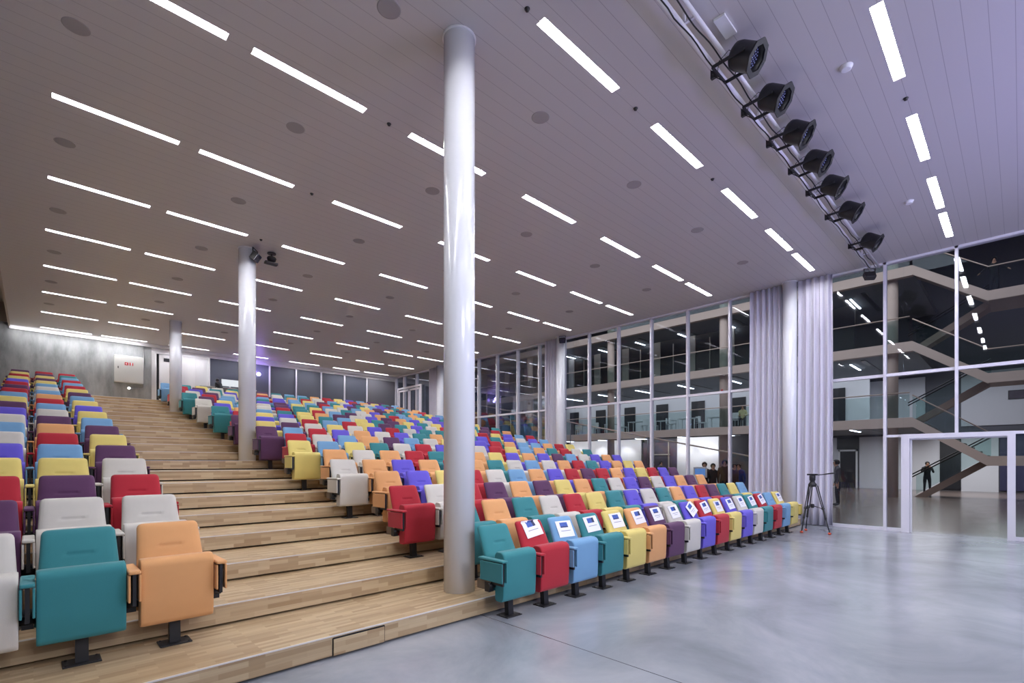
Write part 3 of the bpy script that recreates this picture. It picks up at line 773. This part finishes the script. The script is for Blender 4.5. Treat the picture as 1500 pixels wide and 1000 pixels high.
person((32.2, 3.29, 0), 1.9, 'phone', 'coatblack', 'trouser', 'person in a black coat holding both hands to the face under the staircase', h=.95)
person((29.35, .8, 8.68), 1.57, 'rail', 'coatblack', 'trouser', 'dark-clothed person leaning with spread arms on the upper landing rail', h=.94)
person((21.26, 4.69, 0), .4, 'stand', 'coatgrey', 'trouser', 'person in a grey coat half hidden behind the front curtain', h=.98)
person((18.0, 8.27, 0), 2.3, 'stand', 'coatblack', 'trouser', 'dark-haired person in black left of the pair behind the glass', h=.93, lean=.06)
person((18.1, 7.98, 0), 2.4, 'stand', 'coatblack', 'trouser', 'long-haired person in black right of the pair behind the glass', h=.9)
person((18.3, 7.62, 0), 2.0, 'stand', 'coatbrown', 'trouser', 'person in a brown coat leaning forward behind the glass', h=.98, lean=.22)
person((18.9, 7.55, 0), 2.6, 'stand', 'coatbrown', 'trouser', 'person in a brown jacket with back turned beside the curtain', h=.9)
person((19.8, 7.65, 0), 1.7, 'stand', 'coatblue', 'trouser', 'person in a blue jacket next to the curtain behind the glass', h=.9, lean=.15)
person((20.2, 7.3, 0), 2.8, 'stand', 'coatred', 'trouser', 'person in a rust jumper standing beside the curtain behind the glass', h=.9)
person((20.9, 7.22, 0), 2.2, 'stand', 'coatblack', 'trouser', 'person in dark clothes at the curtain edge behind the glass', h=.88)
person((28.6, 16.6, 0), 2.6, 'stand', 'coatbrown', 'trouser', 'person with brown jacket left of the mural window behind the glass', h=.98, lean=.1)
person((28.6, 15.95, 0), 2.8, 'stand', 'coatgrey', 'trouser', 'grey-clothed person right of the mural window behind the glass', h=.96)
person((29.3, 11.15, 3.63), 1.8, 'sit', 'shirtcream', 'trouser', 'person in a cream shirt sitting on the upper gallery by the railing', h=.95)
person((5.55, 23.05, zc), .4, 'stand', 'coatblack', 'trouser', 'dark person bending over the control desk at the back of the hall', skin='skindark', h=.62, lean=.25)

# ------------------------------------------------------------------ atrium beyond the glass wall
XB = 28.28; XE = 37.4
LV = [3.63, 7.05, 10.45]
for k, z in enumerate(LV):
    bm = boxes((XB, XB + .3, 3.4, 36, z - .44, z))
    struct(f'trim_{k+2}', bm, M['tan'], f'pale gallery edge beam of the {ORD[k+1]} upper floor in the atrium', 'beam')
    struct(f'floor_gallery_{k+1}', boxes((XB + .3, XE, 3.4, 36, z - .3, z)), M['soffit'], f'{ORD[k+1]} gallery floor slab across the atrium', 'floor')
struct('wall_atrium_back', boxes((XE, XE + .2, -6, 36, 0, 14)), M['atgrey'], 'grey far wall of the atrium', 'wall')
struct('wall_atrium_right', boxes((XW, XE, -6.2, -6, 0, 14)), M['atgrey'], 'grey side wall of the atrium', 'wall')
struct('wall_atrium_left', boxes((XW, XE, 36, 36.2, 0, 14)), M['atgrey'], 'grey end wall of the atrium', 'wall')
struct('ceiling_atrium', boxes((XW + .2, XE, -6, 36, 13.8, 14)), M['atgrey'], 'dark atrium ceiling high above', 'ceiling')
struct('wall_upper_glazing', boxes((XW - .1, XW + .1, -6.5, 36, CEIL + .12, 13.8)), M['atgrey'], 'wall of the atrium above the hall', 'wall')
# white ground floor and stair-core walls
struct('wall_atrium_white', boxes((XE - .06, XE, .85, 2.35, 0, 3.2), (XE - .06, XE, 3.25, 7.1, 0, 3.2), (XE - .06, XE, 8.15, 9.5, 0, 3.2), (XE - .06, XE, -.8, 2.35, 3.63, 6.6), (XE - .06, XE, 3.9, 9.5, 3.63, 6.6)), M['atwhite'], 'white panels of the far atrium wall behind the stairs', 'wall')
struct('wall_exhibition', boxes((30, 30.12, 18.2, 24.5, 0, 3.2), (30, 30.12, 12.85, 15.55, 0, 3.2), (30, 30.12, 25.0, 35, 0, 3.2)), M['atwhite'], 'brightly lit white exhibition walls under the gallery', 'wall')
struct('wall_exhibition_dark', boxes((30.05, 30.12, 9.5, 12.8, 0, 3.2), (30.5, 30.6, 15.5, 18.25, 0, 3.2)), M['atgrey'], 'grey partition under the gallery beside the lit walls', 'wall')
t = thing('window_4', 'dark framed window with a colourful mural between the lit white walls', 'window', (30.0, 15.6, 0)); t['kind'] = 'structure'
obj('painting', boxes((.1, .14, .0, 2.5, .8, 2.95)), M['mural'], t)
obj('window_frame', boxes((.02, .1, 1.65, 1.7, .6, 3.0), (.02, .1, .55, .6, .6, 3.0), (.02, .1, .5, 1.7, 2.1, 2.17), (.02, .1, .5, 1.7, .72, .78)), M['beam'], t)
# glazed upper wall
for k, z in enumerate(LV[:2]):
    zz = z if k == 1 else z
    X = 31.5 if k == 1 else 35.2
    bs = []
    y = 5.0; rnd = random.Random(5 + k)
    struct('wall_gallery_' + str(k + 1), boxes((X + .05, X + .15, 6.2, 36, z, z + 2.98)), M['atdark'] if k == 1 else M['atwhite'], f'back wall of the {ORD[k+1]} gallery', 'wall')
    yy = 7.4; j = 0
    while yy < 35:
        if k == 1: bs += [(X - .02, X + .06, yy, yy + .55, z, z + 2.98), (X, X + .06, yy + 1.55, yy + 1.6, z, z + 2.7)]
        else: bs += [(X - .02, X + .06, yy, yy + 1.0, z, z + 2.5)]
        yy += 2.55 if k == 1 else 2.9
    struct('trim_pilaster_' + str(k + 1), boxes(*bs), M['beam'] if k == 1 else M['atdark'], f'row of panels on the {ORD[k+1]} gallery back wall', 'wall')
for k, z in enumerate(LV):
    t = thing('gallery_railing', f'glass railing with a beige handrail along the {ORD[k+1]} gallery', 'railing', (XB + .05, 0, z), 0, 'glass gallery railings')
    obj('glass_panel', boxes((-.006, .006, 3.5, 35.5, .02, 1.05)), M['glassgreen'], t)
    bm = bmesh.new(); tube(bm, [(0, 3.5, 1.13), (0, 35.5, 1.13)], .026, 8); obj('handrail', bm, M['handrail'], t)
for i, y in enumerate((4.2, 12.0, 19.8, 27.6)):
    bm = bmesh.new(); lathe(bm, [(.24, 0), (.24, 13.8)], 32)
    tag(obj('atrium_column', bm, M['tan'], None, (28.75, y, 0)), ['tan round atrium column nearest the open doorway', 'atrium column behind the glass left of the front curtain', 'atrium column behind the glass right of the middle column', 'farthest atrium column behind the glass wall'][i], 'column', 'tan atrium columns')
# strip lamps under the galleries and at the ground floor
bm = bmesh.new()
rows_ = []
for k, z in enumerate((3.301, 6.721, 10.121)):
    for j, y in enumerate((6.2, 9.4, 12.6, 15.8, 19.0, 22.2, 25.4)):
        t = thing('gallery_lamp', f'thin strip lamp under the {["ground floor","middle","top"][k]} gallery soffit, {ORD[j+1]} from the stairs', 'ceiling light', (30.6, y, z), 0, 'gallery strip lamps')
        obj('diffuser', boxes((0, 2.2, -.04, .04, -.03, -.01)), M['stripdim'], t); obj('lamp_body', boxes((0, 2.2, -.05, .05, -.01, .03)), M['white'], t)
        if k < 2 or True: obj('soffit_panel', boxes((-.6, 3.6, -.75, -.55, -.0, .03)), M['atdark'], t)
# small spot lamps for the exhibition walls
# --- staircase
def slab(bm, y0, z0, y1, z1, x0, x1, h):
    vs = [bm.verts.new(p) for p in ((x0, y0, z0 - h), (x1, y0, z0 - h), (x1, y1, z1 - h), (x0, y1, z1 - h), (x0, y0, z0), (x1, y0, z0), (x1, y1, z1), (x0, y1, z1))]
    for q in ((0, 3, 2, 1), (4, 5, 6, 7), (0, 1, 5, 4), (1, 2, 6, 5), (2, 3, 7, 6), (3, 0, 4, 7)): bm.faces.new([vs[i] for i in q])
st = thing('atrium_staircase', 'tan zigzag staircase with glass balustrades beyond the open doorway', 'staircase', (0, 0, 0))
base = 0
for k, z in enumerate(LV):
    zm = z - 1.76
    bm = bmesh.new(); slab(bm, 3.4, z, .95, zm, XB, XB + .12, .42); slab(bm, .95, zm, -3.0, zm, XB, XB + .12, .40); obj('stringer', bm, M['tan'], st)
    bm = bmesh.new(); slab(bm, 3.4, z - .06, .95, zm - .06, XB + .12, XB + 1.4, .2)
    n = 10
    for i in range(n): 
        ya = 3.4 - (2.45) * i / n; zz = z - 1.76 * (i + 1) / n
        box(bm, XB + .12, XB + 1.4, ya - .27, ya, zz - .02, zz + .03)
    box(bm, XB + .12, XB + 3, -3.0, .95, zm - .26, zm - .02); obj('flight', bm, M['stringer'], st)
    bm = bmesh.new(); slab(bm, .95, zm, 3.5, base, XB + 1.5, XB + 1.62, .34); slab(bm, .95, zm - .05, 3.5, base - .0, XB + 1.62, XB + 2.9, .2); obj('flight', bm, M['stringer'], st)
    bm = bmesh.new(); slab(bm, 3.4, z + .95, .95, zm + .95, XB + .05, XB + .065, .95); slab(bm, .95, zm + .95, -3, zm + .95, XB + .05, XB + .065, .95); obj('glass_balustrade', bm, M['glassgreen'], st)
    bm = bmesh.new(); slab(bm, .95, zm + .95, 3.6, base + .95, XB + 2.88, XB + 2.895, .9); obj('glass_balustrade', bm, M['glassgreen'], st)
    bm = bmesh.new(); tube(bm, [(XB + .02, 3.4, z + 1.0), (XB + .02, .95, zm + 1.0), (XB + .02, -3, zm + 1.0)], .025, 8); obj('handrail', bm, M['handrail'] if k else M['stringer'], st)
    bm = bmesh.new()
    for dz in (0, .13): tube(bm, [(XB + 2.8, .95, zm + 1.0 - dz), (XB + 2.8, 3.9, base + .92 - dz)], .028, 8)
    obj('handrail', bm, M['blackmatte'], st)
    base = z
# dark stairwell openings + wall pictures
struct('door_4', boxes((XE - .1, XE - .02, 2.35, 3.25, .1, 3.2)), M['atdark'], 'tall dark glazed door behind the staircase', 'door')
struct('door_5', boxes((XE - .1, XE - .02, -1.4, .8, .1, 3.2)), mat('bluish_dark', (58, 56, 88), .3), 'dark bluish glazing right of the white stair wall', 'door')
struct('door_6', boxes((XE - .1, XE - .05, 7.3, 8.1, 0, 2.3), (XE - .1, XE - .05, 7.1, 8.3, 2.45, 3.2)), M['atdark'], 'white-framed glass door far behind the front pane', 'door')
tag(obj('door_lining', boxes((XE - .12, XE - .06, 7.18, 7.28, 0, 2.42), (XE - .12, XE - .06, 8.12, 8.22, 0, 2.42), (XE - .12, XE - .06, 7.18, 8.22, 2.32, 2.42)), M['white']), 'white lining around the far glass door', 'door frame')
for y0, y1, z0, z1, lb in ((-.1, .45, 5.0, 5.4, 'small dark picture on the white wall of the middle floor, right'), (7.0, 8.0, 4.6, 5.1, 'small dark picture on the white wall of the middle floor, left')):
    t = thing('wall_picture', lb, 'picture', (XE - .1, (y0 + y1) / 2, z0)); hw = (y1 - y0) / 2
    obj('frame', boxes((0, .03, -hw - .04, hw + .04, -.04, z1 - z0 + .04)), M['atdark'], t); obj('canvas', boxes((-.01, .0, -hw, hw, 0, z1 - z0)), M['mural'], t)
struct('window_5', boxes((XE - .1, XE - .04, -4.5, -.95, 4.3, 6.5)), M['atdark'], 'dark opening on the middle floor right of the white wall', 'window')
struct('window_6', boxes((XE - .1, XE - .04, 8.2, 9.4, 3.63, 6.5)), M['atdark'], 'dark tall opening on the middle floor left of the picture', 'window')

# diagonal handrail of the descending ramp just outside the glass
t = thing('ramp_handrail', 'beige handrail sloping down outside the glass wall', 'handrail', (15.6, 0, 0))
bm = bmesh.new(); tube(bm, [(0, 20.8, 4.9), (0, 5.68, 1.78)], .024, 10); obj('rail', bm, M['handrail'], t)
for y in (5.72, 9.2, 12.7, 16.2, 19.6):
    zt = 1.78 + (y - 5.68) * (3.12 / 15.12); bm = bmesh.new(); tube(bm, [(.0, y, zt - .95 if y > 6 else 0), (0, y, zt)], .018, 8); obj('post', bm, M['conduit'], t)

# furniture on the first gallery
def table(x, y, z, i):
    t = thing('gallery_table', f'white table on the first gallery, {ORD[i+1]} from the stairs', 'table', (x, y, z), 0, 'white gallery tables')
    obj('table_top', boxes((-.35, .35, -.6, .6, .72, .75)), M['white'], t)
    for a in (-.3, .3):
        for b in (-.55, .55): obj('leg', boxes((a - .02, a + .02, b - .02, b + .02, 0, .72)), M['white'], t)
def stool(x, y, z, i):
    t = thing('gallery_chair', f'white chair on the first gallery, {ORD[i+1]} from the stairs', 'chair', (x, y, z), random.uniform(0, 3), 'white gallery chairs')
    obj('seat', boxes((-.2, .2, -.2, .2, .43, .46), bev=.008), M['white'], t); obj('backrest', boxes((-.2, .2, .18, .2, .5, .85), bev=.006), M['white'], t)
    for a in (-.17, .17):
        for b in (-.17, .17): obj('leg', boxes((a - .013, a + .013, b - .013, b + .013, 0, .43)), M['white'], t)
for i, y in enumerate((10.6, 12.9, 14.6, 16.4, 18.2, 20.5, 22.6)): table(29.6 + .5 * (i % 2), y, LV[0], i)
k = 0
for y in (11.5, 13.7, 14.0, 15.5, 15.9, 17.2, 17.5, 19.3, 19.8, 21.4, 21.9, 23.6): stool(29.3 + .35 * (k % 3), y, LV[0], k); k += 1
for i, y in enumerate((12.25, 20.1)):
    t = thing('fire_horn', ['small red alarm on the atrium column left of the front curtain', 'small red alarm on the atrium column right of the middle column'][i], 'alarm', (28.48, [12.0, 19.8][i], 5.6))
    bm = bmesh.new(); lathe(bm, [(.03, -.03), (.09, -.2), (.1, -.2)], 14, Matrix.Rotation(-PI / 2, 4, 'Y')); obj('horn', bm, M['redpaint'], t); obj('box', boxes((-.03, .03, -.05, .05, .05, .2)), M['redpaint'], t)
t = thing('info_screen', 'small lit computer screen in front of the people behind the glass', 'screen', (17.4, 8.12, 0))
obj('screen', boxes((-.03, -.02, -.19, .19, 1.14, 1.38)), M['screen'], t)
obj('bezel', boxes((-.02, .02, -.25, .25, 1.06, 1.44), bev=.01), M['white'], t); obj('stand', boxes((-.02, .02, -.03, .03, 0, 1.08), (-.2, .2, -.2, .2, 0, .02)), M['white'], t)

# ------------------------------------------------------------------ lights
def area(loc, rot, sx, sy, e, c=(1, 1, 1), name='lamp'):
    l = bpy.data.lights.new(name, 'AREA'); l.shape = 'RECTANGLE'; l.size = sx; l.size_y = sy; l.energy = e; l.color = c
    o = bpy.data.objects.new(name, l); COL.objects.link(o); o.location = loc; o.rotation_euler = rot
    return o
area((29.1, 21.5, 2.9), (0, math.radians(-75), 0), .3, 18, 95, (1, .98, .95), 'exhibition_fill')  # added areas that even out the brightness of the exhibition walls
area((29.1, 14.2, 2.9), (0, math.radians(-75), 0), .3, 3, 24, (1, .98, .95), 'exhibition_fill')
area((1.2, 23.75, 6.2), (math.radians(40), 0, 0), 3.6, .1, 20, (1, 1, 1), 'wall_wash_boost')  # extra area strengthening the last strip line's wash on the wall
l = bpy.data.lights.new('violet_glow', 'POINT'); l.energy = 14; l.color = (.35, .2, 1); l.shadow_soft_size = .1
o = bpy.data.objects.new('violet_glow', l); COL.objects.link(o); o.location = (7.32, 23.85, 5.75)
area((1.5, -4.5, 4.6), (math.radians(78), 0, math.radians(-12)), 3, 2, 210, (.9, .92, 1), 'stage_fill_light')
l = bpy.data.lights.new('stage_spot', 'SPOT'); l.energy = 900; l.spot_size = .62; l.spot_blend = 1; l.color = (.9, .92, 1); l.shadow_soft_size = .9
o = bpy.data.objects.new('stage_spot', l); COL.objects.link(o); o.location = (2.2, -4.8, 4.5); o.rotation_euler = Vector((1.2, 9.15, -2.6)).to_track_quat('-Z', 'Y').to_euler()
# violet stage wash thrown up at the ceiling from the stage side
area((8.5, -3.6, 2.4), (math.radians(152), 0, 0), 5, .6, 230, (.44, .40, 1), 'stage_wash')
area((9.5, -4.5, 5.9), (math.radians(35), 0, 0), 8, 1, 420, (.84, .87, 1), 'stage_front_light')
# atrium
for gx, gz, ge in ((33, 3.28, 260), (33, 6.7, 420), (33, 10.1, 150)): area((gx, 17, gz - .02), (0, 0, 0), 5, 24, ge, (.92, .96, 1), 'gallery_fill')  # added fill below the slabs, so floor bounce lifts the soffits
area((22, 12, 13.2), (0, 0, 0), 8, 26, 1900, (.9, .93, 1), 'atrium_top_fill')  # large added fill brightening the atrium, not a real fixture
area((33, 2.5, 3.0), (0, 0, 0), 4, 6, 230, (.95, .97, 1), 'core_light')
area((33, 2.5, 6.5), (0, 0, 0), 4, 6, 200, (.9, .92, 1), 'core_light')
for y in (13.4, 15.0, 19.3, 21.4, 23.4, 26, 29):
    l = bpy.data.lights.new('wall_spot', 'SPOT'); l.energy = 90; l.spot_size = 1.5; l.spot_blend = .8; l.color = (1, .98, .95); l.shadow_soft_size = .05
    o = bpy.data.objects.new('wall_spot', l); COL.objects.link(o); o.location = (28.9, y, 3.05); o.rotation_euler = Vector((1.1, 0, -1.5)).to_track_quat('-Z', 'Y').to_euler()

w = bpy.data.worlds.new('world'); SC.world = w; w.use_nodes = True
w.node_tree.nodes['Background'].inputs[0].default_value = (.35, .38, .5, 1); w.node_tree.nodes['Background'].inputs[1].default_value = .08

# ------------------------------------------------------------------ camera
cam = bpy.data.cameras.new('camera'); co = bpy.data.objects.new('camera', cam); COL.objects.link(co)
co.location = (0, 0, EYE)
fw = Vector((math.cos(TH), math.sin(TH), 0))
co.rotation_euler = fw.to_track_quat('-Z', 'Y').to_euler()
cam.sensor_width = 36; cam.lens = FPX / 1500 * 36
cam.shift_y = (677.3 - 500) / 1500
cam.clip_end = 200; cam.clip_start = .05
SC.camera = co
SC.view_settings.view_transform = 'Standard'
SC.view_settings.look = 'None'
SC.view_settings.exposure = 0
SC.cycles.max_bounces = 6; SC.cycles.diffuse_bounces = 4; SC.cycles.glossy_bounces = 3; SC.cycles.transparent_max_bounces = 12
SC.cycles.sample_clamp_indirect = 6
SC.cycles.caustics_reflective = False; SC.cycles.caustics_refractive = False
SC.cycles.use_denoising = True
